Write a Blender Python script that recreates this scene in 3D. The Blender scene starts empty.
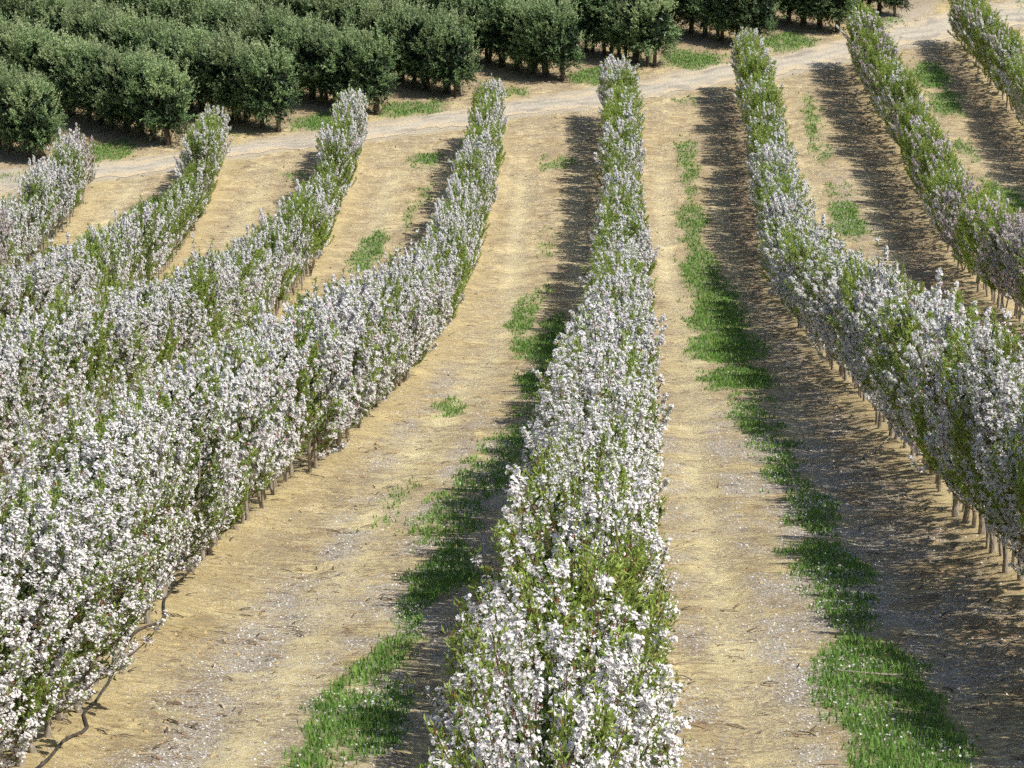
import bpy, math, random
import numpy as np
from mathutils import Matrix, Vector

rng = np.random.default_rng(11)
random.seed(5)
scene = bpy.context.scene
COL = scene.collection
R = math.radians

# ------------------------------------------------------------------ world / light
SUN_EL = 53.0
sun_dir = Vector((math.cos(R(SUN_EL)) * math.cos(R(-27)), math.cos(R(SUN_EL)) * math.sin(R(-27)), math.sin(R(SUN_EL))))
world = bpy.data.worlds.new("World")
scene.world = world
world.use_nodes = True
wn = world.node_tree
sky = wn.nodes.new("ShaderNodeTexSky")
sky.sky_type = 'NISHITA'
sky.sun_disc = False
sky.sun_elevation = R(SUN_EL)
sky.sun_rotation = math.atan2(sun_dir.x, sun_dir.y)
wn.links.new(sky.outputs[0], wn.nodes["Background"].inputs[0])
wn.nodes["Background"].inputs[1].default_value = 0.098
sl = bpy.data.lights.new("sun", 'SUN')
sl.energy = 5.0
sl.angle = R(0.53)
sl.color = (1.0, 0.955, 0.88)
so = bpy.data.objects.new("sun", sl)
COL.objects.link(so)
so.rotation_euler = (-sun_dir).to_track_quat('-Z', 'Y').to_euler()
scene.view_settings.view_transform = 'Standard'
scene.view_settings.look = 'None'
scene.view_settings.exposure = 0
scene.cycles.max_bounces = 4
scene.cycles.diffuse_bounces = 2
scene.cycles.transmission_bounces = 3
scene.cycles.use_adaptive_sampling = True
scene.cycles.adaptive_threshold = 0.03
scene.cycles.use_light_tree = False
scene.cycles.transparent_max_bounces = 4
scene.cycles.use_denoising = False

# ------------------------------------------------------------------ camera
F_PX = 2600.0
yaw, pit, rol = R(3.0891), R(20.0), R(-2.368)
CAM = Vector((0.66, 0.0, 31.11))
cy, sy, cp, sp, cr, sr = math.cos(yaw), math.sin(yaw), math.cos(pit), math.sin(pit), math.cos(rol), math.sin(rol)
FW = Vector((-sy * cp, cy * cp, -sp))
RT0 = Vector((cy, sy, 0.0))
UP0 = RT0.cross(FW)
RT = RT0 * cr + UP0 * sr
UP = UP0 * cr - RT0 * sr
cam = bpy.data.cameras.new("camera")
cam.sensor_width = 36.0
cam.lens = F_PX / 1024.0 * 36.0
cam.clip_end = 6000
co = bpy.data.objects.new("camera", cam)
COL.objects.link(co)
m = Matrix((RT, UP, -FW)).transposed().to_4x4()
m.translation = CAM
co.matrix_world = m
scene.camera = co


def project(x, y, z):
    d = Vector((x, y, z)) - CAM
    zz = d.dot(FW)
    if zz < 0.5:
        return None
    return 512 + F_PX * d.dot(RT) / zz, 384 - F_PX * d.dot(UP) / zz, zz


# ------------------------------------------------------------------ numpy helpers
def vnoise(x, y, seed=0):
    x = np.asarray(x, float)
    y = np.asarray(y, float)
    xi, yi = np.floor(x), np.floor(y)
    fx, fy = x - xi, y - yi
    fx, fy = fx * fx * (3 - 2 * fx), fy * fy * (3 - 2 * fy)

    def h(a, b):
        v = np.sin(a * 127.1 + b * 311.7 + seed * 74.7) * 43758.5453
        return v - np.floor(v)
    return (h(xi, yi) * (1 - fx) + h(xi + 1, yi) * fx) * (1 - fy) + (h(xi, yi + 1) * (1 - fx) + h(xi + 1, yi + 1) * fx) * fy


def fbm(x, y, seed=0, o=4):
    s, a, t = 0, 1, 0
    for k in range(o):
        s = s + a * vnoise(x * 2 ** k, y * 2 ** k, seed + k * 3.7)
        t += a
        a *= 0.55
    return s / t


def mesh_np(name, V, F4=None, F3=None, mat=None, attr=None, mat_index=None, smooth=False):
    """mesh from arrays of quads and/or triangles"""
    me = bpy.data.meshes.new(name)
    V = np.asarray(V, np.float32)
    n4 = 0 if F4 is None else len(F4)
    n3 = 0 if F3 is None else len(F3)
    me.vertices.add(len(V))
    me.vertices.foreach_set("co", V.ravel())
    idx = np.concatenate([np.zeros(0, np.int32)] + ([np.asarray(F4, np.int32).ravel()] if n4 else []) + ([np.asarray(F3, np.int32).ravel()] if n3 else []))
    st = np.concatenate([np.arange(n4) * 4, n4 * 4 + np.arange(n3) * 3]).astype(np.int32)
    me.loops.add(len(idx))
    me.loops.foreach_set("vertex_index", idx.astype(np.int32))
    me.polygons.add(n4 + n3)
    me.polygons.foreach_set("loop_start", st)
    if mat_index is not None:
        me.polygons.foreach_set("material_index", np.asarray(mat_index, np.int32))
    me.polygons.foreach_set("use_smooth", np.full(n4 + n3, smooth))
    me.update(calc_edges=True)
    for k, v in (attr or {}).items():
        a = me.attributes.new(k, 'FLOAT', 'POINT')
        a.data.foreach_set("value", np.asarray(v, np.float32))
    for mm in ([mat] if not isinstance(mat, (list, tuple)) else mat):
        me.materials.append(mm)
    return me


def link(name, me, parent=None, **props):
    o = bpy.data.objects.new(name, me)
    COL.objects.link(o)
    if parent is not None:
        o.parent = parent
    for k, v in props.items():
        o[k] = v
    return o


def rand_rot(n, up_bias=0.0):
    """random rotation matrices, z axis biased upward"""
    z = rng.normal(size=(n, 3))
    z /= np.linalg.norm(z, axis=1)[:, None]
    z[:, 2] += up_bias
    z /= np.linalg.norm(z, axis=1)[:, None]
    a = rng.normal(size=(n, 3))
    x = np.cross(a, z)
    x /= np.linalg.norm(x, axis=1)[:, None] + 1e-9
    y = np.cross(z, x)
    return np.stack([x, y, z], axis=2)


def frames(d, roll=None):
    """matrices whose y axis follows d"""
    n = len(d)
    y = d / (np.linalg.norm(d, axis=1)[:, None] + 1e-9)
    a = rng.normal(size=(n, 3))
    x = np.cross(y, a)
    x /= np.linalg.norm(x, axis=1)[:, None] + 1e-9
    z = np.cross(x, y)
    return np.stack([x, y, z], axis=2)


def scatter(tv, tf, pos, rot, s):
    """instances of a template as one soup"""
    n, k = len(pos), len(tv)
    V = np.einsum('nij,kj->nki', rot, tv) * np.asarray(s)[:, None, None] + pos[:, None, :]
    Fc = tf[None] + (np.arange(n) * k)[:, None, None]
    return V.reshape(-1, 3), Fc.reshape(-1, tf.shape[1])


# ------------------------------------------------------------------ materials
def new_mat(name):
    mt = bpy.data.materials.new(name)
    mt.use_nodes = True
    nt = mt.node_tree
    for n in list(nt.nodes):
        nt.nodes.remove(n)
    out = nt.nodes.new("ShaderNodeOutputMaterial")
    return mt, nt, out


def N(nt, typ, **kw):
    n = nt.nodes.new(typ)
    for k, v in kw.items():
        setattr(n, k, v)
    return n


def ramp(nt, fac, stops):
    r = nt.nodes.new("ShaderNodeValToRGB")
    e = r.color_ramp.elements
    while len(e) < len(stops):
        e.new(0.5)
    for el, (p, c) in zip(e, stops):
        el.position = p
        el.color = (*c, 1) if len(c) == 3 else c
    nt.links.new(fac, r.inputs[0])
    return r.outputs[0]


def mixc(nt, fac, a, b, mode='MIX'):
    n = nt.nodes.new("ShaderNodeMix")
    n.data_type = 'RGBA'
    n.blend_type = mode
    for sock, v in ((n.inputs[0], fac), (n.inputs[6], a), (n.inputs[7], b)):
        if isinstance(v, (int, float)):
            sock.default_value = v
        elif isinstance(v, tuple):
            sock.default_value = (*v, 1)
        else:
            nt.links.new(v, sock)
    return n.outputs[2]


def math_n(nt, op, a, b=None, clamp=False):
    n = nt.nodes.new("ShaderNodeMath")
    n.operation = op
    n.use_clamp = clamp
    for s_, v in ((n.inputs[0], a), (n.inputs[1], b)):
        if v is None:
            continue
        if isinstance(v, (int, float)):
            s_.default_value = v
        else:
            nt.links.new(v, s_)
    return n.outputs[0]


def thin_mat(name, stops, transl, rough=0.6, spec=0.25, objvar=0.12, attr="tint"):
    """leaf or petal: colour from a per-piece tint, diffuse + translucent"""
    mt, nt, out = new_mat(name)
    a = N(nt, "ShaderNodeAttribute", attribute_name=attr)
    oi = N(nt, "ShaderNodeObjectInfo")
    c = ramp(nt, a.outputs["Fac"], stops)
    hv = N(nt, "ShaderNodeHueSaturation")
    nt.links.new(c, hv.inputs["Color"])
    v = math_n(nt, 'MULTIPLY_ADD', oi.outputs["Random"], objvar)
    v.node.inputs[2].default_value = 1 - objvar / 2
    nt.links.new(v, hv.inputs["Value"])
    pb = N(nt, "ShaderNodeBsdfPrincipled")
    pb.inputs["Roughness"].default_value = rough
    pb.inputs["Specular IOR Level"].default_value = spec
    nt.links.new(hv.outputs[0], pb.inputs["Base Color"])
    tr = N(nt, "ShaderNodeBsdfTranslucent")
    nt.links.new(hv.outputs[0], tr.inputs[0])
    mx = N(nt, "ShaderNodeMixShader")
    mx.inputs[0].default_value = transl
    nt.links.new(pb.outputs[0], mx.inputs[1])
    nt.links.new(tr.outputs[0], mx.inputs[2])
    nt.links.new(mx.outputs[0], out.inputs[0])
    return mt


M_WHITE = thin_mat("white_petals", [(0.0, (0.50, 0.16, 0.20)), (0.16, (0.80, 0.70, 0.70)), (0.30, (0.95, 0.93, 0.93)), (1.0, (0.98, 0.97, 0.955))], 0.34, objvar=0.06)
M_PINK = thin_mat("pink_petals", [(0.0, (0.46, 0.12, 0.18)), (0.2, (0.72, 0.55, 0.59)), (0.6, (0.89, 0.82, 0.84)), (1.0, (0.94, 0.91, 0.91))], 0.42, objvar=0.06)
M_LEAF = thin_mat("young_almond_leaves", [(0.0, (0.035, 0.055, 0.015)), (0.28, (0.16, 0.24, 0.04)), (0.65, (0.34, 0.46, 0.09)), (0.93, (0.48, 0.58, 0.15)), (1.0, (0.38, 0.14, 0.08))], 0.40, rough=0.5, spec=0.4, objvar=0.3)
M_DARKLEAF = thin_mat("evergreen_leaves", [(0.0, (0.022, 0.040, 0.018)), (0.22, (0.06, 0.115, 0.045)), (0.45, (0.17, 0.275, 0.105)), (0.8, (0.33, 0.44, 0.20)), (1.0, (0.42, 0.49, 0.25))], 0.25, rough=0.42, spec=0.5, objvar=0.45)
M_GRASS = thin_mat("short_green_grass", [(0.0, (0.09, 0.18, 0.04)), (0.5, (0.20, 0.38, 0.08)), (0.9, (0.38, 0.55, 0.15)), (1.0, (0.5, 0.45, 0.2))], 0.40, rough=0.55, spec=0.3, objvar=0.0)
M_PETALFALL = thin_mat("fallen_petals", [(0.0, (0.34, 0.28, 0.24)), (0.5, (0.56, 0.53, 0.50)), (1.0, (0.80, 0.79, 0.78))], 0.1, objvar=0.0)
M_LITTER = thin_mat("dry_litter", [(0.0, (0.06, 0.045, 0.03)), (0.4, (0.17, 0.12, 0.08)), (0.7, (0.30, 0.19, 0.11)), (1.0, (0.56, 0.47, 0.32))], 0.0, objvar=0.0)


def bark_mat(name, c0, c1):
    mt, nt, out = new_mat(name)
    tc = N(nt, "ShaderNodeTexCoord")
    mp = N(nt, "ShaderNodeMapping")
    mp.inputs["Scale"].default_value = (14, 14, 4)
    nt.links.new(tc.outputs["Object"], mp.inputs[0])
    nz = N(nt, "ShaderNodeTexNoise")
    nz.inputs["Scale"].default_value = 2.0
    nz.inputs["Detail"].default_value = 5
    nt.links.new(mp.outputs[0], nz.inputs[0])
    c = ramp(nt, nz.outputs[0], [(0.3, c0), (0.7, c1)])
    pb = N(nt, "ShaderNodeBsdfPrincipled")
    pb.inputs["Roughness"].default_value = 0.85
    nt.links.new(c, pb.inputs["Base Color"])
    bp = N(nt, "ShaderNodeBump")
    bp.inputs["Strength"].default_value = 0.5
    bp.inputs["Distance"].default_value = 0.02
    nt.links.new(nz.outputs[0], bp.inputs["Height"])
    nt.links.new(bp.outputs[0], pb.inputs["Normal"])
    nt.links.new(pb.outputs[0], out.inputs[0])
    return mt


M_BARK = bark_mat("tan_bark", (0.17, 0.14, 0.105), (0.48, 0.42, 0.33))
M_TWIG = bark_mat("reddish_twig_bark", (0.10, 0.05, 0.035), (0.24, 0.13, 0.085))
M_DBARK = bark_mat("dark_bark", (0.05, 0.04, 0.03), (0.16, 0.12, 0.085))

# ------------------------------------------------------------------ terrain
S_, Y0_, R0_ = 0.2718806, 90.5085, 10.5


def slope_z(y):
    t = np.clip((Y0_ - np.asarray(y, float)) / R0_, -50, 50)
    return S_ * R0_ * np.log1p(np.exp(t))


ROWS = {
    -4: [(0, .6), (96, 1.0), (106, .6), (120, .3)],
    -3: [(0, .2), (90, .6), (102, .3), (113, -.35)],
    -2: [(0, -.1), (95, .15), (115, -.35)],
    -1: [(0, .05), (24, 0), (33, -.3), (40, -.5), (47, -.4), (54, -.1), (62, 0), (82, .1), (118, -.1)],
    0: [(0, .05), (130, -.1)],
    1: [(0, 0), (60, 0), (84, -.3), (96, 0), (111, .2), (130, .15)],
    2: [(0, .4), (78, .6), (90, .3), (104, .55), (125, 0.1)],
    3: [(0, .5), (120, .4), (126, 0), (136, -.1)],
}
ROW_END = {-4: 107.4, -3: 112.2, -2: 115.0, -1: 117.0, 0: 120.8, 1: 126.0, 2: 131.0, 3: 135.4}


def row_x(r, y):
    p = ROWS[r]
    return 6.0 * r + np.interp(y, [a for a, b in p], [b for a, b in p])


ROAD_LO = [(-80, 88), (-45, 103.5), (-27.81, 110.81), (-22.32, 112.81), (-18.25, 116.0), (-10.62, 119.58), (-5.03, 122.56), (-1.17, 124.3), (3.81, 127.7), (8.95, 130.6), (11.62, 132.6), (16.06, 136.5), (21.48, 140), (40, 152), (90, 180)]
ROAD_HI = [(-80, 91), (-45, 107), (-28.69, 114.65), (-22.96, 116.29), (-18.59, 118.52), (-10.89, 122.85), (-5.18, 126.1), (-1.21, 128.47), (3.94, 132.0), (9.32, 135.6), (12.16, 138.41), (17.02, 143.0), (22.87, 147), (40, 158), (90, 187)]
RLX, RLY = zip(*ROAD_LO)
RHX, RHY = zip(*ROAD_HI)


def road_mask(x, y):
    n = (fbm(x * .7, y * .7, 3) - .5) * 1.6
    lo = np.interp(x, RLX, RLY) - .5 + n
    hi = np.interp(x, RHX, RHY) + .6 + (fbm(x * .6, y * .6, 8) - .5) * 1.6
    a = np.clip((y - lo) / .8, 0, 1) * np.clip((hi - y) / .8, 0, 1)
    # track leaving the road between the evergreen rows, up the right-hand side
    c = 12.8 + (y - 136) * 0.36
    b = np.clip((1.5 + n - np.abs(x - c)) / .8, 0, 1) * np.clip((y - 136) / 2, 0, 1)
    return np.maximum(a * .9, b * .8)


# grass: x, y, half width, half length, strength
GR = [(-2.75, 26.5, .42, 2.0, 1.0), (-2.65, 30.5, .42, 2.6, .8), (-2.6, 36.5, .48, 4.5, 1.0), (-2.9, 43, .55, 4, .64), (-2.6, 49, .6, 4, .66),
      (-2.0, 54.5, .75, 3.5, .66), (-1.9, 60, .6, 3.5, .6), (-2.0, 68, .75, 3.6, 1.0), (-2.3, 76, .95, 4.0, 1.0), (-3.3, 82.5, .4, 4.5, .8),
      (-2.2, 80.5, .45, 3.0, .8), (-2.9, 89, .4, 3, .45), (-3.2, 99, .5, 3, .4), (-3.2, 113.5, .9, 1.5, .6), (-4.3, 62, .35, 2.5, .6), (-3.9, 45, .5, 4, .35),
      (3.35, 24.3, .55, 2.2, 1.0), (3.25, 29, .5, 2.2, 1.0), (3.3, 26.8, .5, 2.0, .9), (3.4, 32.8, .5, 2.6, .9), (3.5, 37.2, .55, 2.2, 1.0), (3.5, 43, .55, 4, .68), (3.4, 50, .55, 5, .62),
      (3.2, 59, .6, 5, .64), (3.2, 67, .85, 3.4, .9), (3.15, 75, .95, 4.6, 1.0), (3.15, 84, .9, 6, 1.0), (2.85, 93, .6, 5, .9), (2.8, 101, .5, 4.5, .85),
      (2.8, 110, .45, 4, .7), (2.8, 114, .4, 3, .7), (3.25, 125.2, .8, .9, .5), (9.0, 101.5, .75, 3.4, 1.0), (9.05, 106.5, .7, 1.8, .6), (8.9, 114, .6, 2.2, .6), (8.9, 121, .55, 4, .7),
      (15.5, 129, .9, 3.2, 1.0), (15.5, 123, .8, 2.8, .9), (15.3, 114, .6, 2, .7), (15.4, 104.5, .9, 4, .9), (16, 98, .8, 3, .8),
      (-9.1, 114.6, .6, 1.6, .95), (-9.0, 104.5, .4, 3, .55), (-10.1, 97.7, .6, 4, .9), (-9.6, 90, .6, 4, .6), (-8.6, 108, .4, 3, .5),
      (-20.3, 105.5, .9, 4, 1.0), (-20.2, 99, 1.3, 6, 1.0), (-19.6, 94, 1.0, 4, 1.0), (-22.3, 97.5, .9, 4, .9), (-20.3, 90, .9, 4, .8), (-26.5, 100, 1.2, 5, .9),
      (-13.5, 101.5, 1.0, 4, 1.0), (-13.2, 106, .55, 4, .9), (-14.2, 94, .9, 4, 1.0), (-14.6, 112, .8, 1.6, .55),
      (-24.2, 117.9, 1.3, 2.0, .9), (-18.6, 121.2, 1.0, .9, .3), (-14.6, 122.9, 1.5, 1.6, 1.0), (-10.5, 125.2, 1.4, 1.5, .95), (-5.8, 128.0, 1.2, 1.3, .7),
      (-1.2, 131.2, 1.6, 1.8, 1.0), (3.7, 134.3, 1.6, 1.9, 1.0), (8.6, 138.0, 1.5, 2.2, .9), (14.2, 141.8, 1.4, 2.0, .6), (20.3, 150.5, 2.5, 3, .9), (-28, 113.6, 1.4, 1.2, .7), (25, 146, 3, 3, .6)]


def grass_mask(x, y):
    x = np.asarray(x, float)
    y = np.asarray(y, float)
    wx = (fbm(x * 1.3, y * .55, 21) - .5) * 1.0
    wy = (fbm(x * 1.1, y * .5, 25) - .5) * 2.4
    g = np.zeros_like(x)
    for gx, gy, rx, ry, s in GR:
        d = np.sqrt(((x + wx - gx) / (rx * 1.12)) ** 2 + ((y + wy - gy) / (ry * 1.1)) ** 2)
        g = np.maximum(g, s * np.clip((1.35 - d) / .75, 0, 1))
    p = fbm(x * 2.2, y * 1.1, 31)
    p2 = vnoise(x * 6, y * 3.2, 35)
    return np.clip(g * 1.4 - np.clip((p - .42) * 2.6, 0, 1) * (1.1 - g * .75) - p2 * .45, 0, 1)


def petal_mask(x, y):
    m_ = .07 + .0 * x
    for cx, w, s, a, b in ((-4.55, .45, .95, 15, 48), (-4.9, .4, .6, 48, 75), (-3.4, .25, .45, 15, 70), (-2.2, .3, .35, 15, 60), (2.3, .28, .7, 15, 62), (4.0, .5, .6, 20, 62), (1.15, .3, .6, 10, 60),
                           (5.0, .5, .35, 20, 90), (3.3, .8, .75, 24, 64), (-2.7, .7, .55, 24, 60), (9.2, .8, .3, 80, 120), (-1.3, .4, .3, 10, 60)):
        m_ = m_ + s * np.exp(-((x - cx) / w) ** 2) * np.clip((y - a) / 4, 0, 1) * np.clip((b - y) / 8, 0, 1)
    n = fbm(x * 1.6 + 5, y * .9, 41)
    return np.clip(m_ * np.clip((n - .36) * 4.2, 0, 1.4), 0, 1)


def relief(x, y):
    h = .03 * (fbm(x * .5, y * .35, 51) - .5) * 2 + .035 * (fbm(x * 1.7, y * 1.7, 53, 5) - .5)
    for r in ROWS:
        d = x - row_x(r, y)
        fade = np.clip((ROW_END[r] + 1.2 - y) / 1.5, 0, 1)
        h = h + fade * (.17 * np.exp(-(d / .62) ** 2) * (.7 + .6 * vnoise(x * .8, y * .8, 57)) + .04 * np.exp(-((np.abs(d) - .85) / .2) ** 2) * vnoise(x, y * 1.5, 59)
                        - .045 * np.exp(-((np.abs(d) - 1.75) / .3) ** 2))
    near = (np.abs(x) < 40) & (y < 145)
    return np.where(near, h, 0) * (1 - .8 * road_mask(x, y))


def ground_z(x, y):
    return slope_z(y) + relief(np.asarray(x, float), np.asarray(y, float))


def axis(lo, hi, step_fn, tail):
    a = [lo]
    while a[-1] < hi:
        a.append(a[-1] + step_fn(a[-1]))
    up = []
    v, s_ = a[-1], 1.0
    while v < tail:
        s_ *= 1.35
        v += s_
        up.append(v)
    return np.array(a + up)


ax = axis(-33, 27, lambda v: .13, 2500)
left = []
v, s_ = -33.0, 1.0
while v > -2500:
    s_ *= 1.35
    v -= s_
    left.append(v)
ax = np.concatenate([np.array(left[::-1]), ax])
ay = axis(4, 152, lambda v: .11 + .0018 * max(0, v - 15), 4500)
ay = np.concatenate([np.array([-60.0, -30, -12, -4, 0, 2]), ay])
GX, GY = np.meshgrid(ax, ay)
fx, fy = GX.ravel(), GY.ravel()
GZ = ground_z(fx, fy)
nx, ny = len(ax), len(ay)
ii = (np.arange(ny - 1)[:, None] * nx + np.arange(nx - 1)[None]).ravel()
quads = np.stack([ii, ii + 1, ii + 1 + nx, ii + nx], 1)
litter = np.zeros_like(fx)
for r in ROWS:
    d = fx - row_x(r, fy)
    litter = np.maximum(litter, np.exp(-((d + 1.1) / 1.3) ** 2) * (.9 if r >= 1 else .35) * np.clip((ROW_END[r] + 1 - fy) / 2, 0, 1))
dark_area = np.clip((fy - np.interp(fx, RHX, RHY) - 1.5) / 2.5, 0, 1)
track = np.zeros_like(fx)
for r in range(-5, 4):
    c_ = 6.0 * r + 3.0
    for o_, w_ in ((-1.15, .42), (1.25, .42)):
        track = np.maximum(track, np.exp(-((fx - c_ - o_ - .25 * np.sin(fy * .11 + r)) / w_) ** 2) * np.clip((118 - fy) / 10 + .0 * fx, .2, 1))
berm = np.zeros_like(fx)
for r in ROWS:
    berm = np.maximum(berm, np.exp(-((fx - row_x(r, fy)) / .75) ** 2))


def ground_mat():
    mt, nt, out = new_mat("sandy_orchard_soil")
    L = nt.links.new
    tc = N(nt, "ShaderNodeTexCoord")
    P = tc.outputs["Object"]

    def nz(scale, detail=6, rough=.6, dist=0.0, sx=1, sy_=1):
        mp = N(nt, "ShaderNodeMapping")
        mp.inputs["Scale"].default_value = (sx, sy_, 1)
        L(P, mp.inputs[0])
        n = N(nt, "ShaderNodeTexNoise")
        n.inputs["Scale"].default_value = scale
        n.inputs["Detail"].default_value = detail
        n.inputs["Roughness"].default_value = rough
        n.inputs["Distortion"].default_value = dist
        L(mp.outputs[0], n.inputs[0])
        return n.outputs[0]

    def at(n):
        return N(nt, "ShaderNodeAttribute", attribute_name=n).outputs["Fac"]
    big = nz(.22, 5)
    mid = nz(1.1, 7, .65, .4)
    fine = nz(7.0, 8, .72, .3)
    grit = nz(38.0, 4, .7)
    clod = nz(2.6, 8, .7, .8, 1.0, .6)
    base = ramp(nt, big, [(0.3, (0.70, 0.575, 0.295)), (0.5, (0.82, 0.70, 0.385)), (0.7, (0.88, 0.77, 0.46))])
    sx = N(nt, "ShaderNodeSeparateXYZ")
    L(P, sx.inputs[0])
    far = ramp(nt, math_n(nt, 'DIVIDE', sx.outputs[1], 150.0), [(.28, (0, 0, 0)), (.62, (1, 1, 1))])
    base = mixc(nt, math_n(nt, 'MULTIPLY', far, .55), base, mixc(nt, mid, (0.58, 0.45, 0.275), (0.80, 0.67, 0.44)))
    band = ramp(nt, nz(1.0, 6, .62, .5, 1.5, .16), [(0.40, (0, 0, 0)), (0.62, (1, 1, 1))])
    base = mixc(nt, math_n(nt, 'MULTIPLY', band, .6), base, mixc(nt, fine, (0.40, 0.32, 0.19), (0.68, 0.56, 0.32)))
    weed = ramp(nt, nz(.9, 6, .7, .3, 1.0, .45), [(0.56, (0, 0, 0)), (0.66, (1, 1, 1))])
    base = mixc(nt, math_n(nt, 'MULTIPLY', weed, .38), base, (0.25, 0.29, 0.17))
    c1 = ramp(nt, mid, [(0.30, (0.50, 0.46, 0.40)), (0.44, (0.85, 0.82, 0.78)), (0.52, (1.0, 1.0, .98)), (0.65, (1.08, 1.08, 1.06))])
    base = mixc(nt, 1.0, base, c1, 'MULTIPLY')
    c2 = ramp(nt, fine, [(0.34, (0.42, 0.37, 0.30)), (0.43, (0.90, 0.88, 0.86)), (0.6, (1.05, 1.04, 1.02)), (0.75, (1.14, 1.13, 1.10))])
    base = mixc(nt, .85, base, c2, 'MULTIPLY')
    c3 = ramp(nt, grit, [(0.3, (0.72, 0.7, 0.66)), (0.5, (1, 1, 1)), (0.72, (1.12, 1.11, 1.10))])
    base = mixc(nt, .5, base, c3, 'MULTIPLY')
    # old grey-brown crumbly areas
    ck = ramp(nt, clod, [(0.50, (0, 0, 0)), (0.62, (1, 1, 1))])
    base = mixc(nt, math_n(nt, 'MULTIPLY', ck, .5), base, (0.36, 0.28, 0.19))
    base = mixc(nt, math_n(nt, 'MULTIPLY', at('track'), .5), base, (0.88, 0.77, 0.46))
    # scattered crumbs of trash: dark flecks gathered in loose drifts
    drift = ramp(nt, nz(.75, 5, .6, .6, 1.0, .8), [(0.40, (0, 0, 0)), (0.56, (1, 1, 1))])
    fleck = ramp(nt, nz(13.0, 5, .75, .5), [(0.46, (0, 0, 0)), (0.54, (1, 1, 1))])
    base = mixc(nt, math_n(nt, 'MULTIPLY', math_n(nt, 'MULTIPLY', drift, fleck), .8), base, mixc(nt, grit, (0.16, 0.12, 0.085), (0.42, 0.36, 0.29)))
    streak = ramp(nt, nz(3.6, 7, .72, 1.0, .5, 1.5), [(0.52, (0, 0, 0)), (0.555, (1, 1, 1))])
    base = mixc(nt, math_n(nt, 'MULTIPLY', math_n(nt, 'MULTIPLY', streak, .8), math_n(nt, 'SUBTRACT', 1.0, math_n(nt, 'MULTIPLY', at('track'), .75))), base, mixc(nt, grit, (0.20, 0.14, 0.085), (0.44, 0.33, 0.20)))
    # yellow dug soil along the rows
    base = mixc(nt, math_n(nt, 'MULTIPLY', at("berm"), .45), base, mixc(nt, fine, (0.56, 0.43, 0.17), (0.76, 0.62, 0.30)))
    # leaf litter under and beside the rows, toned dark to deepen their shadow
    lm = math_n(nt, 'MULTIPLY', at("litter"), ramp(nt, fine, [(0.42, (0, 0, 0)), (0.56, (1, 1, 1))]))
    base = mixc(nt, math_n(nt, 'MULTIPLY', lm, .75), base, mixc(nt, grit, (0.10, 0.07, 0.045), (0.34, 0.21, 0.13)))
    # reddish, paler far ground and grey road
    rd = at("road")
    rc = mixc(nt, fine, (0.40, 0.345, 0.26), (0.62, 0.54, 0.40))
    rc = mixc(nt, ramp(nt, grit, [(0.4, (0, 0, 0)), (0.7, (.6, .6, .6))]), rc, (0.56, 0.53, 0.47))
    base = mixc(nt, math_n(nt, 'MULTIPLY', rd, .95), base, rc)
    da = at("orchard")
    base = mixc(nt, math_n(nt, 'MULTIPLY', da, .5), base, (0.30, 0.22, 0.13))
    # thin green film where grass grows
    g = at("grass")
    gm = math_n(nt, 'MULTIPLY', g, ramp(nt, fine, [(0.25, (.35, .35, .35)), (0.5, (1, 1, 1))]))
    base = mixc(nt, math_n(nt, 'MULTIPLY', gm, .85), base, mixc(nt, grit, (0.09, 0.16, 0.05), (0.22, 0.30, 0.11)))
    wr = math_n(nt, 'MULTIPLY', at("petals"), ramp(nt, fine, [(0.40, (0, 0, 0)), (0.52, (1, 1, 1))]))
    base = mixc(nt, math_n(nt, 'MULTIPLY', wr, .75), base, mixc(nt, grit, (0.22, 0.185, 0.145), (0.50, 0.45, 0.38)))
    # petal speckle
    vo = N(nt, "ShaderNodeTexVoronoi")
    vo.inputs["Scale"].default_value = 24
    L(P, vo.inputs["Vector"])
    dot = ramp(nt, vo.outputs["Distance"], [(0.30, (1, 1, 1)), (0.42, (0, 0, 0))])
    sepc = N(nt, "ShaderNodeSeparateColor")
    L(vo.outputs["Color"], sepc.inputs[0])
    pm = at("petals")
    on = math_n(nt, 'LESS_THAN', sepc.outputs[0], pm)
    base = mixc(nt, math_n(nt, 'MULTIPLY', math_n(nt, 'MULTIPLY', dot, on), .85), base, (0.70, 0.68, 0.66))
    pb = N(nt, "ShaderNodeBsdfPrincipled")
    pb.inputs["Roughness"].default_value = .95
    pb.inputs["Specular IOR Level"].default_value = .15
    L(base, pb.inputs["Base Color"])
    hsum = math_n(nt, 'ADD', math_n(nt, 'MULTIPLY', fine, 1.0), math_n(nt, 'MULTIPLY', grit, .12))
    hsum = math_n(nt, 'ADD', hsum, math_n(nt, 'MULTIPLY', mid, 1.2))
    bp = N(nt, "ShaderNodeBump")
    bp.inputs["Strength"].default_value = .75
    bp.inputs["Distance"].default_value = .09
    L(hsum, bp.inputs["Height"])
    L(bp.outputs[0], pb.inputs["Normal"])
    L(pb.outputs[0], out.inputs[0])
    return mt


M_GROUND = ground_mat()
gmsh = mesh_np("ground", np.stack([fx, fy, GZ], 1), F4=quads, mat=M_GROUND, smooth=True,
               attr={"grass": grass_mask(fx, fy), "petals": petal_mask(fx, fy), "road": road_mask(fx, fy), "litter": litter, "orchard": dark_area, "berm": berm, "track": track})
link("ground", gmsh, kind="structure")

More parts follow.
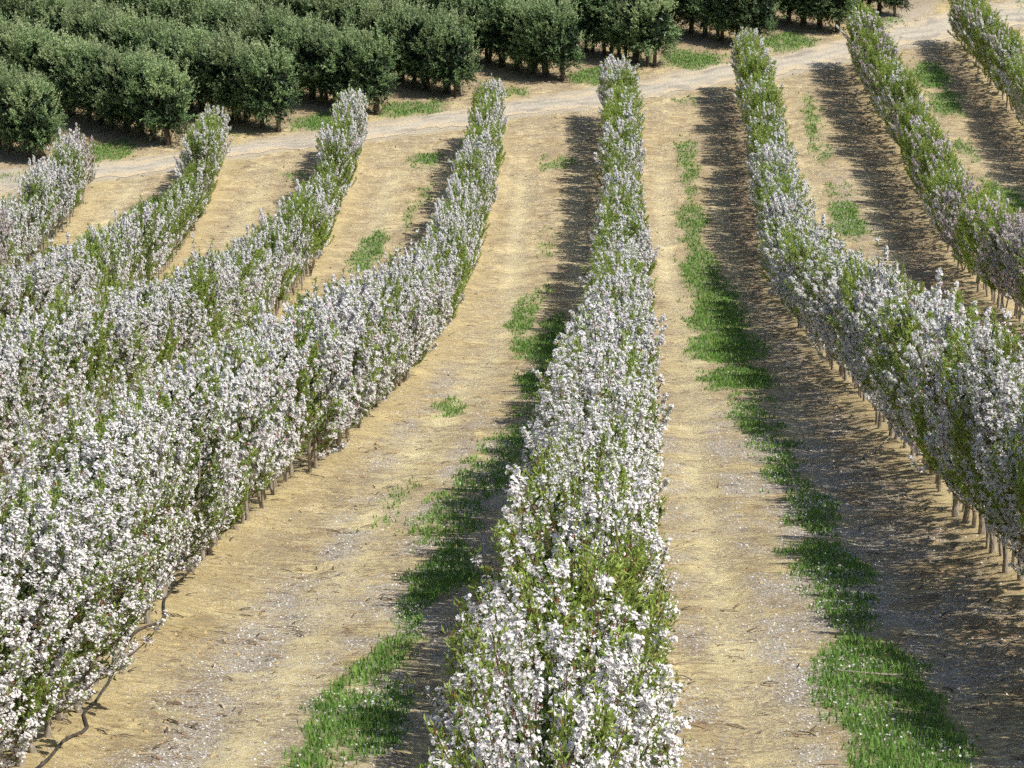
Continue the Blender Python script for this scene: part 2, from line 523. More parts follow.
# a gravel surface on the road, lifted 4 mm, frayed edges left to the soil
M_ROAD, nt, out = new_mat("pale_gravel")
tc = N(nt, "ShaderNodeTexCoord")
n1 = N(nt, "ShaderNodeTexNoise")
n1.inputs["Scale"].default_value = .8
n1.inputs["Detail"].default_value = 8
n2 = N(nt, "ShaderNodeTexNoise")
n2.inputs["Scale"].default_value = 9
n2.inputs["Detail"].default_value = 8
n2.inputs["Roughness"].default_value = .7
nt.links.new(tc.outputs["Object"], n1.inputs[0])
nt.links.new(tc.outputs["Object"], n2.inputs[0])
rc = ramp(nt, n1.outputs[0], [(.35, (0.38, 0.335, 0.265)), (.5, (0.48, 0.425, 0.335)), (.7, (0.62, 0.54, 0.395))])
ea = N(nt, 'ShaderNodeAttribute', attribute_name='edge')
ef = math_n(nt, 'ADD', ea.outputs['Fac'], math_n(nt, 'MULTIPLY', math_n(nt, 'SUBTRACT', n1.outputs[0], .5), 2.6))
rc = mixc(nt, ramp(nt, ef, [(.40, (0, 0, 0)), (.95, (1, 1, 1))]), rc, (0.64, 0.525, 0.355))
rutv = math_n(nt, 'SINE', math_n(nt, 'MULTIPLY', ea.outputs['Fac'], 6.2))
rc = mixc(nt, math_n(nt, 'MULTIPLY', math_n(nt, 'MAXIMUM', rutv, 0.0), .45), rc, (0.66, 0.59, 0.46))
rc = mixc(nt, .9, rc, ramp(nt, n2.outputs[0], [(.3, (.62, .62, .62)), (.5, (1, 1, 1)), (.7, (1.2, 1.2, 1.18))]), 'MULTIPLY')
pb = N(nt, "ShaderNodeBsdfPrincipled")
pb.inputs["Roughness"].default_value = .95
nt.links.new(rc, pb.inputs["Base Color"])
bp = N(nt, "ShaderNodeBump")
bp.inputs["Distance"].default_value = .05
nt.links.new(n2.outputs[0], bp.inputs["Height"])
nt.links.new(bp.outputs[0], pb.inputs["Normal"])
nt.links.new(pb.outputs[0], out.inputs[0])
xs = np.arange(-60, 60, .25)
lo = np.interp(xs, RLX, RLY) + .35 + (fbm(xs * .8, xs * 0, 3, 6) - .5) * 2.2
hi = np.interp(xs, RHX, RHY) - .2 + (fbm(xs * .8, xs * 0 + 9, 5, 6) - .5) * 2.2
hi = np.maximum(hi, lo + .25)
KR = 9
RV = []
for k in range(KR):
    yy = lo + (hi - lo) * k / (KR - 1)
    RV.append(np.stack([xs, yy, slope_z(yy) + .045 - .03 * (abs(k - (KR - 1) / 2) / ((KR - 1) / 2)) ** 2], 1))
RV = np.concatenate(RV)
n_ = len(xs)
ii = (np.arange(KR - 1)[:, None] * n_ + np.arange(n_ - 1)[None]).ravel()
link("road", mesh_np("road", RV, F4=np.stack([ii, ii + 1, ii + 1 + n_, ii + n_], 1), mat=M_ROAD, smooth=True, attr={'edge': np.repeat(np.abs(np.linspace(-1, 1, KR)), n_)}), kind="structure")


# ------------------------------------------------------------------ ground cover (uncountable)
def cam_depth(x, y):
    return y * .94 + 8.0


def sample(nmax, mask, x0=-30, x1=24, y0=12, y1=148, power=1.7):
    """random ground points, denser near the camera, accepted by a mask"""
    u = rng.random(nmax)
    y = y0 + (y1 - y0) * u ** power
    half = 3.5 + y * .235
    x = .5 - y * .045 + (rng.random(nmax) * 2 - 1) * half
    k = rng.random(nmax) < mask(x, y)
    return x[k], y[k]


# grass blades in tufts
bx, by = sample(1300000, lambda a, b: grass_mask(a, b) ** 1.15, power=1.45)
nb = len(bx)
dep = cam_depth(bx, by)
tuft = fbm(bx * 3, by * 3, 71)
ht = (.02 + .07 * tuft + .03 * rng.random(nb)) * (1 + dep / 220)
wd = (.0035 + .004 * rng.random(nb)) * (1 + dep / 22)
ang = rng.random(nb) * 6.283
lean = rng.random(nb) * .6
bz = ground_z(bx, by) - .005
dx, dy = np.cos(ang), np.sin(ang)
V = np.empty((nb, 3, 3))
V[:, 0] = np.stack([bx - dy * wd, by + dx * wd, bz], 1)
V[:, 1] = np.stack([bx + dy * wd, by - dx * wd, bz], 1)
V[:, 2] = np.stack([bx + dx * ht * lean, by + dy * ht * lean, bz + ht], 1)
tint = np.clip(rng.random(nb) * .55 + tuft * .6 - .1, 0, .93)
tint[rng.random(nb) < .025] = 1.0
link("grass", mesh_np("grass", V.reshape(-1, 3), F3=np.arange(nb * 3).reshape(-1, 3), mat=M_GRASS, attr={"tint": np.repeat(tint, 3)}), kind="stuff",
     label="short green grass growing in patches along the tractor alleys", category="grass")
print("grass blades", nb)

# fallen petals
q = np.array([[-.5, -.4, 0], [.5, -.35, .12], [.45, .45, 0], [-.4, .5, .1]])
qf = np.array([[0, 1, 2, 3]])
px_, py_ = sample(420000, lambda a, b: np.clip(petal_mask(a, b) * .7 + .003, 0, 1), y1=110, power=1.5)
n = len(px_)
dep = cam_depth(px_, py_)
on_g = grass_mask(px_, py_)
pos = np.stack([px_, py_, ground_z(px_, py_) + .008 + on_g * .08 * rng.random(n)], 1)
V, Fq = scatter(q, qf, pos, rand_rot(n, 1.6), (.011 + .010 * rng.random(n)) * (1 + dep / 90))
link("fallen_petals", mesh_np("fallen_petals", V, F4=Fq, mat=M_PETALFALL, attr={"tint": np.repeat(rng.random(n), 4)}), kind="stuff",
     label="white almond petals fallen in drifts on the sandy soil", category="petals")
print("petals", n)

# twigs, dry leaves and clods
tw = np.array([[-.5, -.05, 0], [-.5, .05, 0], [0, .12, .06], [0, 0, .06], [.5, .05, 0], [.5, -.04, 0]])
twf = np.array([[0, 3, 2, 1], [3, 5, 4, 2]])


def litter_mask(x, y):
    m_ = .2 + .75 * np.exp(-((x + 4.65) / .5) ** 2) * (y < 60) + .3 * np.exp(-((x + 3.2) / .5) ** 2) * (y < 60)
    for r in ROWS:
        d = x - row_x(r, y)
        m_ = np.maximum(m_, np.exp(-((d + .8) / 1.3) ** 2))
    return m_ * np.clip((fbm(x * 1.5, y * 2.2, 91) - .42) * 6, .03, 1) * (1 - road_mask(x, y))


px_, py_ = sample(170000, litter_mask, power=1.35)
n = len(px_)
dep = cam_depth(px_, py_)
a = rng.normal(0, .8, n)
z = np.zeros(n)
rot = np.stack([np.stack([np.cos(a), np.sin(a), z], 1), np.stack([-np.sin(a), np.cos(a), z], 1), np.stack([z, z, z + 1], 1)], 2)
pos = np.stack([px_, py_, ground_z(px_, py_) + .012], 1)
V, Fq = scatter(tw, twf, pos, rot, (.03 + .17 * rng.random(n) ** 4) * (1 + dep / 110))
link("dry_litter", mesh_np("dry_litter", V, F4=Fq, mat=M_LITTER, attr={"tint": np.repeat(rng.random(n) ** 1.3, 6)}), kind="stuff",
     label="dry twigs and brown leaves strewn over the soil", category="litter")
print("litter", n)

cl = np.array([[1, 0, 0], [0, 1, 0], [-1, 0, 0], [0, -1, 0], [0, 0, .9]]) * .5
clf = np.array([[0, 1, 4], [1, 2, 4], [2, 3, 4], [3, 0, 4]])
px_, py_ = sample(60000, lambda x, y: np.clip(.08 + np.maximum.reduce([np.exp(-((np.abs(x - row_x(r, y)) - .8) / .4) ** 2) for r in ROWS]), 0, 1), power=1.4)
n = len(px_)
pos = np.stack([px_, py_, ground_z(px_, py_) - .004], 1)
V, Fq = scatter(cl + 0, clf, pos, rand_rot(n, 3.0), .02 + .07 * rng.random(n) ** 2.5)
M_CLOD = thin_mat("soil_clods", [(0.0, (0.28, 0.19, 0.09)), (1.0, (0.56, 0.42, 0.22))], 0.0, objvar=0.0)
link("soil_clods", mesh_np("soil_clods", V, F3=Fq, mat=M_CLOD, attr={"tint": np.repeat(rng.random(n), 5)}), kind="stuff",
     label="small yellow soil clods along the dug tree rows", category="clods")

# ------------------------------------------------------------------ tree building
def tube(pts, rad, sides=6):
    """tapered tube along points; returns verts, quads"""
    pts = np.asarray(pts, float)
    n = len(pts)
    t = np.gradient(pts, axis=0)
    t /= np.linalg.norm(t, axis=1)[:, None] + 1e-9
    ref = np.array([.31, .95, .05])
    u = np.cross(t, ref)
    u /= np.linalg.norm(u, axis=1)[:, None] + 1e-9
    w = np.cross(t, u)
    a = np.arange(sides) * 2 * math.pi / sides
    V = pts[:, None] + (u[:, None] * np.cos(a)[None, :, None] + w[:, None] * np.sin(a)[None, :, None]) * np.asarray(rad)[:, None, None]
    Fq = []
    for i in range(n - 1):
        for k in range(sides):
            k2 = (k + 1) % sides
            Fq.append((i * sides + k, i * sides + k2, (i + 1) * sides + k2, (i + 1) * sides + k))
    return V.reshape(-1, 3), np.array(Fq)


def join(parts):
    vs, fs, o = [], [], 0
    for V, Fq in parts:
        vs.append(V)
        fs.append(Fq + o)
        o += len(V)
    return np.concatenate(vs), np.concatenate(fs)


def flower_template():
    v = [[0, 0, 0]]
    f = []
    for k in range(5):
        a = k * 2 * math.pi / 5
        for da, rr, zz in ((-.62, .70, .20), (-.24, 1.0, .30), (.24, 1.0, .30), (.62, .70, .20)):
            v.append([math.cos(a + da) * rr * .5, math.sin(a + da) * rr * .5, zz * .5])
        b = 1 + k * 4
        f.append([0, b, b + 1, b + 2])
        f.append([0, b + 2, b + 3, 0])
    f = [[0, 1 + k * 4, 2 + k * 4, 3 + k * 4] for k in range(5)]
    f3 = [[0, 3 + k * 4, 4 + k * 4] for k in range(5)]
    tris = []
    for a_, b_, c_, d_ in f:
        tris += [[a_, b_, c_], [a_, c_, d_]]
    tris += f3
    return np.array(v), np.array(tris), np.array([0.0] + [.75] * 20)


FL_V, FL_F, FL_T = flower_template()
# simpler blossom cluster for distant trees: two crossed petals
CL_V = np.array([[-.5, -.3, 0], [.5, -.3, 0], [.35, .5, .1], [-.35, .5, .1], [-.1, -.4, -.35], [.1, -.3, .45], [.1, .45, .35], [-.1, .4, -.4]])
CL_F = np.array([[0, 1, 2, 3], [4, 5, 6, 7]])
LF_V = np.array([[0, 0, 0], [-.17, .42, .10], [0, 1.0, -.05], [.17, .42, .10]])
LF_F = np.array([[0, 2, 1], [0, 3, 2]])


def shoots(nsh, seed_shape):
    """upright fruiting shoots filling a clipped hedge profile; returns polylines (n,5,3)"""
    g = np.random.default_rng(seed_shape)
    top = g.random(nsh) < .40
    yv = g.uniform(-1.0, 1.0, nsh)
    side = np.where(g.random(nsh) < .5, -1, 1)
    zt = np.where(top, 3.05 + g.normal(0, .16, nsh) + (g.random(nsh) < .15) * g.random(nsh) ** 1.3 * .5 - .28 * (np.abs(yv) > .75) * g.random(nsh), g.uniform(1.1, 3.2, nsh))
    prof = np.interp(zt, [.6, 1.0, 1.6, 2.3, 2.9, 3.3, 4], [.30, .56, .80, .82, .68, .46, .38])
    xe = np.where(top, g.uniform(-1, 1, nsh) * prof * .9, side * (prof * g.uniform(.7, 1.10, nsh) + (g.random(nsh) < .02) * .28))
    yv = yv + g.normal(0, .1, nsh)
    E = np.stack([xe, yv, zt], 1)
    Lh = g.uniform(.45, .95, nsh)
    base = np.stack([xe * g.uniform(.15, .55, nsh), yv - yv * g.uniform(.0, .35, nsh), np.maximum(.85, zt - Lh)], 1)
    mid = (E + base) / 2 + np.stack([xe * .12, np.zeros(nsh), -.08 * np.ones(nsh)], 1) + g.normal(0, .03, (nsh, 3))
    t = np.linspace(0, 1, 5)[None, :, None]
    return (1 - t) ** 2 * base[:, None] + 2 * t * (1 - t) * mid[:, None] + t ** 2 * E[:, None]


def along(P, idx, t):
    k = np.clip((t * 4).astype(int), 0, 3)
    f = (t * 4 - k)[:, None]
    return P[idx, k] * (1 - f) + P[idx, k + 1] * f, P[idx, k + 1] - P[idx, k]


def make_almond(seed, lod, flow, pink=False):
    """flow: share of shoots in flower 0..1"""
    global rng
    rng = np.random.default_rng(seed)
    # trunk and limbs
    parts, pt = [], []
    nst = 3
    for s_ in range(nst):
        ox, oy = rng.normal(0, .07), (s_ - 1) * .62 + rng.normal(0, .1)
        tx, ty = ox + rng.normal(0, .16), oy + rng.normal(0, .2)
        q1, q2 = rng.normal(0, .035, 2)
        rr = rng.uniform(.75, 1.1)
        pts = [(ox, oy, -.15), (ox, oy, .04), (ox + q1, oy + q2, .4), (ox + (tx - ox) * .35 - q1, oy + (ty - oy) * .4, .85), (ox + (tx - ox) * .7 + q2, oy + (ty - oy) * .7, 1.5), (tx, ty, 2.6)]
        parts.append(tube(pts, np.array([.07, .052, .042, .036, .026, .01]) * rr, 7))
        if rng.random() < .6:
            e = (ox + rng.normal(0, .12), oy + rng.normal(0, .22), 1.3)
            parts.append(tube([(ox, oy, -.05), (ox * .5 + e[0] * .5, oy * .6 + e[1] * .4, .5), e], [.028, .024, .014], 5))
    for k in range(9):
        a = rng.uniform(0, 6.28)
        z0 = rng.uniform(.5, 1.3)
        e = np.array([math.cos(a) * .45, math.sin(a) * .8, z0 + rng.uniform(.9, 1.6)])
        b = np.array([rng.normal(0, .04), rng.normal(0, .15), z0])
        mdl = (b + e) / 2 + np.array([math.cos(a) * .15, math.sin(a) * .15, -.1])
        parts.append(tube([b, (b + mdl) / 2 + (0, 0, -.02), mdl, (mdl + e) / 2, e], [.03, .026, .02, .015, .008], 5))
    TV, TF = join(parts)
    n_bark = len(TF)
    nsh = {0: 200, 1: 160, 2: 130}[lod]
    P = shoots(nsh, seed * 7 + 1)
    nf_tw = 0
    if lod < 2:
        tws = []
        for i in range(0, nsh, 1 if lod == 0 else 2):
            tws.append(tube(P[i], np.array([.009, .008, .007, .005, .003]) * (1 if lod == 0 else 1.4), 3))
        WV, WF = join(tws)
        nf_tw = len(WF)
        TV, TF = join([(TV, TF), (WV, WF)])
    trunk = mesh_np("trunk", TV, F4=TF, mat=[M_BARK, M_TWIG], mat_index=np.r_[np.zeros(n_bark), np.ones(nf_tw)], smooth=True)
    # which shoots flower: clumpy in space so that white and green blotches alternate
    ph = vnoise(P[:, 4, 1] * 1.9 + seed * 9.1, P[:, 4, 2] * 1.5 + P[:, 4, 0] * 2.2, seed)
    amt = np.clip((flow - .5) * 1.6 + .5 + (ph - .5) * 2.4 + rng.normal(0, .22, nsh), 0.0, 1)
    # blossom
    NF = {0: 27000, 1: 14500, 2: 7400}[lod]
    w = amt ** 2.3 + .003
    per = {0: 10, 1: 6, 2: 4}[lod]
    idx = rng.choice(nsh, int(NF * (flow ** 1.15) / per), p=w / w.sum())
    t = rng.beta(1.5, 1.0, len(idx))
    C, D = along(P, idx, t)
    C = C + rng.normal(0, .016, C.shape)
    C = np.repeat(C, per, axis=0)
    off = rng.normal(0, 1, C.shape)
    off = off / np.linalg.norm(off, axis=1)[:, None] * rng.uniform(.3, 1, (len(C), 1)) * .043
    C = C + off
    n = len(C)
    zd = off * 14 + rng.normal(0, .45, C.shape) + np.stack([np.sign(C[:, 0]) * .35, np.zeros(n), np.full(n, .95)], 1)
    fr = frames(zd)
    rot = np.stack([fr[:, :, 2], fr[:, :, 0], fr[:, :, 1]], 2)
    # petals face outward from the hedge a little
    if lod == 0:
        V, Fq = scatter(FL_V, FL_F, C, rot, .023 + .015 * rng.random(n))
        tn = np.clip(np.tile(FL_T, n) * np.repeat(.65 + .7 * rng.random(n), len(FL_V)), 0, 1)
        bl = mesh_np("blossom", V, F3=Fq, mat=M_PINK if pink else M_WHITE, attr={"tint": tn})
    else:
        s_ = (.034 + .02 * rng.random(n)) if lod == 1 else (.038 + .022 * rng.random(n))
        V, Fq = scatter(CL_V, CL_F, C, rot, s_)
        V[:, 2] += (V[:, 2] - np.repeat(C[:, 2], 8)) * (.35 if lod == 1 else .8)
        bl = mesh_np("blossom", V, F4=Fq, mat=M_PINK if pink else M_WHITE, attr={"tint": np.repeat(np.where(rng.random(n) < .05, .08, .35 + .65 * rng.random(n)), 8)})
    # leaves: tufts on shoots, more where there is less blossom, plus inner dark filling
    NL = {0: 14000, 1: 10000, 2: 7500}[lod]
    w = (1.12 - amt) ** 1.3 + .12
    nl = int(NL * (1.15 - flow * .55))
    idx = rng.choice(nsh, nl, p=w / w.sum())
    t = rng.beta(1.3, 1.0, nl)
    C, D = along(P, idx, t)
    D = D / (np.linalg.norm(D, axis=1)[:, None] + 1e-9)
    d = D * .8 + rng.normal(0, .55, D.shape)
    C = C + rng.normal(0, .02, C.shape)
    V, Fq = scatter(LF_V, LF_F, C, frames(d), (.045 + .035 * rng.random(nl)) * {0: .92, 1: 1.15, 2: 1.4}[lod])
    tipness = t * .35
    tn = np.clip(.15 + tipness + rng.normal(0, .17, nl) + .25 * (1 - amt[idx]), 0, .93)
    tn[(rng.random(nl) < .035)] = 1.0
    # inner fill: leaves coloured very dark, painting in the shade inside the hedge
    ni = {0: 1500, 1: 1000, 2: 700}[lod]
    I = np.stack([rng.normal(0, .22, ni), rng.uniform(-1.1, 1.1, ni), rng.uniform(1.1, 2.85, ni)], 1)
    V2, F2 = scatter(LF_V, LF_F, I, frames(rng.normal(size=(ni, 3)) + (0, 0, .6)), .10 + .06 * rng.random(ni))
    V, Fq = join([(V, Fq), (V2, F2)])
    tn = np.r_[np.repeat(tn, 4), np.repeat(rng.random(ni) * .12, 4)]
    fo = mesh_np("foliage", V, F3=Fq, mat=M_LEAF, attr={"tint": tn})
    return {"trunk": trunk, "foliage": fo, "blossom": bl}


def make_evergreen(seed):
    global rng
    rng = np.random.default_rng(seed)
    parts = []
    for s_ in range(2):
        oy = rng.normal(0, .12)
        ox = rng.normal(0, .12)
        pts = [(ox, oy, -.15), (ox, oy, .1), (ox * 1.2, oy * 1.3, .7), (ox * 1.8 + rng.normal(0, .1), oy * 2, 1.5), (ox * 3, oy * 3, 2.9)]
        parts.append(tube(pts, [.13, .11, .09, .065, .02], 7))
    for k in range(10):
        a = rng.uniform(0, 6.28)
        z0 = rng.uniform(.7, 1.6)
        e = np.array([math.cos(a) * .9, math.sin(a) * .9, z0 + rng.uniform(.7, 1.6)])
        b = np.array([0, 0, z0])
        parts.append(tube([b, (b + e) / 2 + (0, 0, -.12), e], [.045, .03, .01], 5))
    TV, TF = join(parts)
    trunk = mesh_np("trunk", TV, F4=TF, mat=M_DBARK, smooth=True)
    # sprays: start on clump centres on an uneven egg, point outward and up
    ncl = 54
    u = rng.normal(size=(ncl, 3))
    u /= np.linalg.norm(u, axis=1)[:, None]
    rad = rng.uniform(.6, 1.08, ncl)
    cc = np.stack([u[:, 0] * 1.02 * rad, u[:, 1] * 1.02 * rad, 2.15 + np.sign(u[:, 2]) * np.abs(u[:, 2]) ** .75 * 1.75 * rad], 1)
    cc[:, 2] = np.where(cc[:, 2] < 1.1, cc[:, 2] * .4 + .72, cc[:, 2])
    ctint = rng.normal(.45, .15, ncl) + (.0, -.1, .16, .05, -.04, .1)[seed % 6]
    ctint[rng.random(ncl) < .13] += .16
    nsp = 620
    k = rng.integers(0, ncl, nsp)
    st = cc[k] + rng.normal(0, .17, (nsp, 3))
    out_ = st - np.array([0, 0, 2.0])
    out_ /= np.linalg.norm(out_, axis=1)[:, None] + 1e-9
    dr = out_ * .65 + np.array([0, 0, .75]) * rng.uniform(.2, 1.2, (nsp, 1)) + rng.normal(0, .28, (nsp, 3))
    dr /= np.linalg.norm(dr, axis=1)[:, None]
    low = st[:, 2] < 1.4
    dr[low, 2] -= .1
    ln = rng.uniform(.25, .62, nsp)
    per = 17
    ids = np.repeat(np.arange(nsp), per)
    t = rng.random(nsp * per)
    C = st[ids] + dr[ids] * (ln[ids] * t)[:, None] + rng.normal(0, .025, (nsp * per, 3))
    d = dr[ids] * .7 + rng.normal(0, .5, C.shape)
    n = len(C)
    V, Fq = scatter(LF_V * np.array([1.25, 1, 1]), LF_F, C, frames(d), .085 + .055 * rng.random(n))
    tn = np.clip(ctint[k][ids] - .15 + .3 * t + rng.normal(0, .09, n) + .19 * (C[:, 2] - 2.2), 0, 1)  # tint rises with height: sunlit tops and shaded lower sides painted in
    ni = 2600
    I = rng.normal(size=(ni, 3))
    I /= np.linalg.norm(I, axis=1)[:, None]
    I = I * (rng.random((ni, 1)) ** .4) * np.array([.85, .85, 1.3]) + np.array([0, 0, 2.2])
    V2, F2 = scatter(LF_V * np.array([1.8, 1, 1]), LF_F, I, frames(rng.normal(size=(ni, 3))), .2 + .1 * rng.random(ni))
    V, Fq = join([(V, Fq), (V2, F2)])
    tn = np.r_[np.repeat(tn, 4), np.repeat(rng.random(ni) * .15, 4)]  # inner leaves get the darkest tints, painted shade within the crown
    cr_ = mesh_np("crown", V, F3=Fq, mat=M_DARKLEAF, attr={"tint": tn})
    return {"trunk": trunk, "crown": cr_}


KINDS = {"white": (.90, False), "mixed": (.58, False), "leafy": (.34, False), "pink": (.88, True), "dull": (.30, True)}
PROTO = {}


def proto(kind, lod, var):
    key = (kind, lod, var)
    if key not in PROTO:
        fl, pk = KINDS[kind]
        PROTO[key] = make_almond(101 + 13 * var + 5 * lod + {"white": 0, "mixed": 40, "leafy": 80, "pink": 120, "dull": 160}[kind], lod, fl, pk)
    return PROTO[key]


def pick_kind(r, y, k):
    def ch(**w):
        return random.choices(list(w), list(w.values()))[0]
    if k == 0:
        return {-4: "pink", -3: "white", -2: "white", -1: "white", 0: "white", 1: "white"}.get(r, "leafy")
    if r == 0:
        if y > 98: return ch(mixed=4, leafy=5)
        if y > 62: return ch(mixed=7, white=2, leafy=2)
        if y > 30: return ch(white=6, mixed=4)
        return ch(mixed=8, leafy=2, white=1)
    if r == 1:
        if y > 100: return ch(mixed=5, leafy=5)
        if y > 84: return ch(mixed=3, leafy=4, white=1)
        return ch(white=3, mixed=6, leafy=1)
    if r == 2:
        if y > 92: return ch(leafy=3, dull=5)
        return ch(dull=3, pink=3)
    if r == 3:
        return ch(leafy=3, dull=5)
    if r == -1:
        if y > 95: return ch(white=1, mixed=6, leafy=4)
        return ch(white=6, mixed=4)
    if (r == -3 and 94 < y < 107) or (r == -2 and 97 < y < 107):
        return ch(leafy=4, mixed=6)
    if r == -4:
        return ch(white=6, mixed=2, pink=1)
    if y > 88: return ch(mixed=6, leafy=4, white=1)
    if y < 40: return ch(white=6, pink=2, mixed=1)
    return ch(white=5, mixed=4, leafy=1)


ONES = ["", "first", "second", "third", "fourth", "fifth", "sixth", "seventh", "eighth", "ninth", "tenth", "eleventh", "twelfth", "thirteenth", "fourteenth",
        "fifteenth", "sixteenth", "seventeenth", "eighteenth", "nineteenth"]
TENS = {2: "twent", 3: "thirt", 4: "fort", 5: "fift", 6: "sixt", 7: "sevent"}


def ordinal(n):
    if n < 20:
        return ONES[n]
    t, o = divmod(n, 10)
    return TENS[t] + ("ieth" if o == 0 else "y-" + ONES[o])


ROWNAME = {-4: "leftmost almond row", -3: "second almond row from the left", -2: "third almond row from the left", -1: "row just left of centre", 0: "centre row",
           1: "row just right of centre", 2: "second row right of centre", 3: "rightmost almond row"}
KINDTXT = {"white": "thickly white almond tree", "mixed": "green and white almond tree", "leafy": "leafy green almond tree",
           "pink": "pale pink almond tree", "dull": "dull olive almond tree"}
SHADOW = Vector((-sun_dir.x, -sun_dir.y, 0)) / sun_dir.z


def in_frame(pts, mg=45):
    for p in pts:
        q_ = project(*p)
        if q_ and -mg < q_[0] < 1024 + mg and -mg < q_[1] < 768 + mg:
            return True
    return False


def place_tree(name, meshes, loc, rz, sc, label, cat, group):
    e = bpy.data.objects.new(name, None)
    e.empty_display_size = .3
    COL.objects.link(e)
    e.location = loc
    e.rotation_euler = (random.gauss(0, .012), random.gauss(0, .012), rz)
    e.scale = sc
    e["label"] = label
    e["category"] = cat
    e["group"] = group
    for pn, me in meshes.items():
        o = bpy.data.objects.new(pn, me)
        COL.objects.link(o)
        o.parent = e
    return e


n_alm = 0
for r in (-4, -3, -2, -1, 0, 1, 2, 3):
    y = ROW_END[r]
    k = 0
    while y > 7:
        kind = pick_kind(r, y, k)
        x = float(row_x(r, y)) + random.gauss(0, .06)
        yy = y + random.uniform(-.22, .22)
        z = float(ground_z(x, yy)) - .03
        hs = (1.0 if random.random() > .06 else .88) + random.gauss(0, .045)
        ws = 1.0 + random.gauss(0, .10)
        if k == 0:
            hs = .96
        if (r == -3 and 93 < y < 106) or (r == -2 and 96 < y < 105):
            hs *= .76
            ws *= .85
            kind = "leafy" if random.random() < .75 else "mixed"
        if r <= -1 and y > 80:
            ws *= .87
        if r == -1 or (r == 0 and y < 40):
            z -= .25
            hs *= 1.06
        pts = [(x, yy, z), (x, yy, z + 3.6), (x - .85, yy, z + 2), (x + .85, yy, z + 2), (x - .6, yy, z + 3.2), (x + .6, yy, z + 3.2)]
        tip = Vector((x, yy, z)) + SHADOW * 3.2
        tip.z = float(slope_z(tip.y))
        mid = Vector((x, yy, z)) + SHADOW * 1.6
        mid.z = float(slope_z(mid.y))
        if in_frame(pts) or in_frame([tip, mid], 0):
            d = (Vector((x, yy, z + 2)) - CAM).length
            lod = 0 if d < 40 else (1 if d < 84 else 2)
            var = random.randrange(3 if lod else 2)
            label = KINDTXT[kind].replace("with mixed", "in mixed") + ", " + ordinal(k + 1) + " from the road, " + ROWNAME[r]
            if k == 0:
                label = {"pink": "pale pink", "white": "white-tipped", "leafy": "leafy green"}[kind] + " almond tree ending the " + ROWNAME[r] + " beside the gravel road"
            place_tree("almond_tree", proto(kind, lod, var), (x, yy, z), random.choice((0, math.pi)) + random.gauss(0, .05), (ws, 1.0 + random.uniform(-.03, .06), hs),
                       label, "almond tree", "almond trees in the " + ROWNAME[r])
            n_alm += 1
        k += 1
        y -= 2.0
print("almond trees", n_alm)

# ------------------------------------------------------------------ evergreen orchard beyond the road
EV = [make_evergreen(500 + i) for i in range(6)]
FRONT = [(-32.6, 113.6), (-27.19, 116.6), (-21.6, 119.1), (-16.8, 121.2), (-12.3, 124.2), (-8.2, 127.4), (-3.0, 130.3), (1.5, 133.1), (7.0, 137.0), (11.6, 140.0), (15.1, 143.6), (21.5, 150.5), (27, 155)]
ROWDIR = Vector((-.68, .733, 0))
n_ev = 0
for i, (fx0, fy0) in enumerate(FRONT):
    for k in range(46):
        p = Vector((fx0, fy0, 0)) + ROWDIR * (k * 1.25 + random.uniform(-.12, .12))
        x, yy = p.x + random.gauss(0, .08), p.y + random.gauss(0, .08)
        z = float(slope_z(yy))
        top = 3.95
        if not in_frame([(x, yy, z), (x, yy, z + top), (x - 1.2, yy, z + 2.5), (x + 1.2, yy, z + 2.5)], 12):
            continue
        s_ = random.uniform(.95, 1.04)
        if i == 10 and k == 0:
            s_ = .72
        place_tree("evergreen_tree", EV[random.randrange(6)], (x, yy, z), random.uniform(0, 6.28), (s_, s_, s_ * random.uniform(.97, 1.03)),
                   ("dark evergreen tree, " + ordinal(k + 1) + " from the road, " + ordinal(i + 1) + " evergreen row from the left").replace("first evergreen row from the left", "leftmost evergreen row"),
                   "evergreen tree", "evergreen trees in rows beyond the gravel road")
        n_ev += 1
print("evergreens", n_ev)

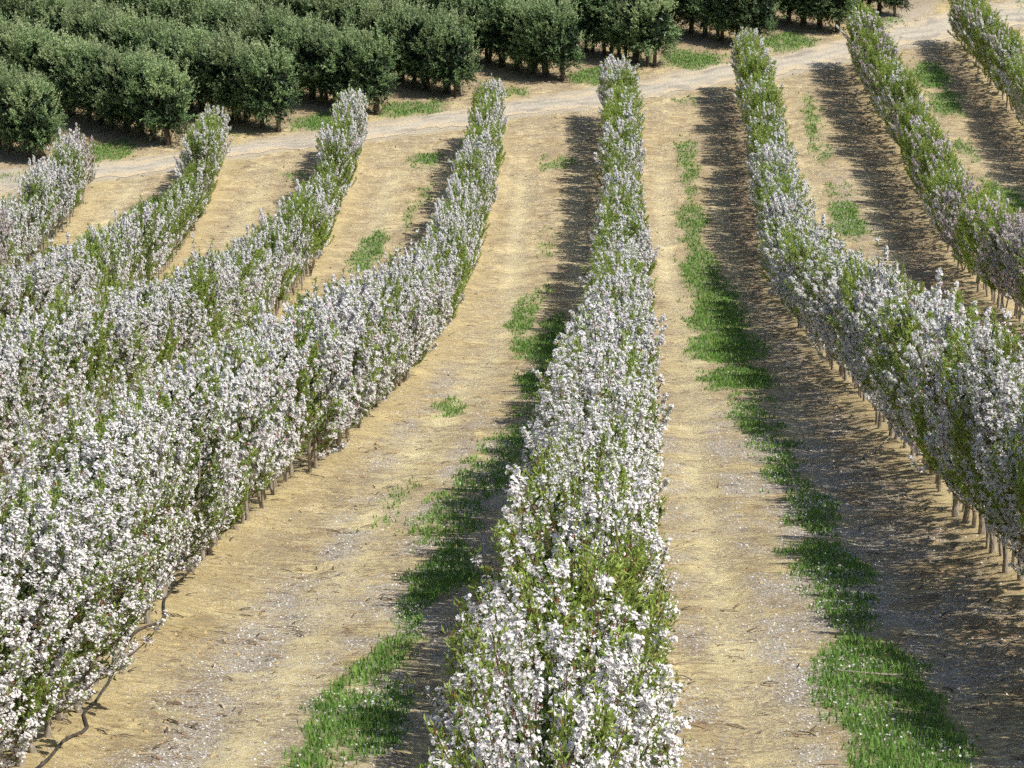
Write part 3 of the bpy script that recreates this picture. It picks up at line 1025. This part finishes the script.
# ------------------------------------------------------------------ irrigation hose with a kink
HP = [(-5.75, 14.0), (-5.72, 20.0), (-5.7, 24.41), (-5.7, 25.18), (-5.58, 25.7), (-5.84, 26.36), (-5.80, 27.14), (-5.98, 29.1), (-6.16, 30.99), (-6.06, 31.9), (-5.98, 32.3), (-6.2, 33.2), (-6.32, 34.6), (-6.42, 37.4),
      (-6.48, 42)]
hp = []
for a_, b_ in zip(HP[:-1], HP[1:]):
    L_ = math.dist(a_, b_)
    nseg = max(2, int(L_ / .25))
    for j in range(nseg):
        t = j / nseg
        x, yy = a_[0] + (b_[0] - a_[0]) * t, a_[1] + (b_[1] - a_[1]) * t
        hp.append((x + .015 * math.sin(yy * 5), yy, 0))
hp = np.array(hp)
ker = np.array([.25, .5, .25])
for c_ in (0, 1):
    hp[1:-1, c_] = np.convolve(hp[:, c_], ker, 'valid')
hp[:, 2] = ground_z(hp[:, 0], hp[:, 1]) + .03
M_HOSE, nt, out = new_mat("dull_black_hose")
pb = N(nt, "ShaderNodeBsdfPrincipled")
tc = N(nt, "ShaderNodeTexCoord")
nz_ = N(nt, "ShaderNodeTexNoise")
nz_.inputs["Scale"].default_value = 6
nt.links.new(tc.outputs["Object"], nz_.inputs[0])
nt.links.new(ramp(nt, nz_.outputs[0], [(.35, (.035, .032, .03)), (.7, (.13, .115, .09))]), pb.inputs["Base Color"])
pb.inputs["Roughness"].default_value = .6
nt.links.new(pb.outputs[0], out.inputs[0])
V, Fq = tube(hp, np.full(len(hp), .018), 6)
ho = link("irrigation_hose", mesh_np("irrigation_hose", V, F4=Fq, mat=M_HOSE, smooth=True), label="dark kinked irrigation hose lying along the foot of the blossoming row left of centre", category="hose")

# a fallen branch and a stick
def stick(pts, rad, label, twigs=()):
    P_ = np.array([(x, yy, float(ground_z(x, yy)) + h) for x, yy, h in pts])
    parts = [tube(P_, rad, 6)]
    for tw_ in twigs:
        parts.append(tube(np.array([(x, yy, float(ground_z(x, yy)) + h) for x, yy, h in tw_]), [.009, .007, .004][:len(tw_)], 4))
    V, Fq = join(parts)
    link("fallen_branch", mesh_np("fallen_branch", V, F4=Fq, mat=M_BARK, smooth=True), label=label, category="branch")


stick([(5.1, 49.5, .03), (5.5, 50.6, .05), (5.85, 51.8, .10)], [.022, .018, .012], "pale fallen branch lying at the foot of the row right of centre", [[(5.5, 50.6, .05), (5.6, 50.3, .08), (5.75, 50.2, .05)]])
stick([(2.9, 28.6, .03), (3.5, 28.3, .05), (4.0, 28.5, .03)], [.012, .014, .009], "thin reddish stick lying across the green strip right of centre", [[(3.5, 28.3, .05), (3.7, 28.0, .07), (3.85, 27.9, .04)]])
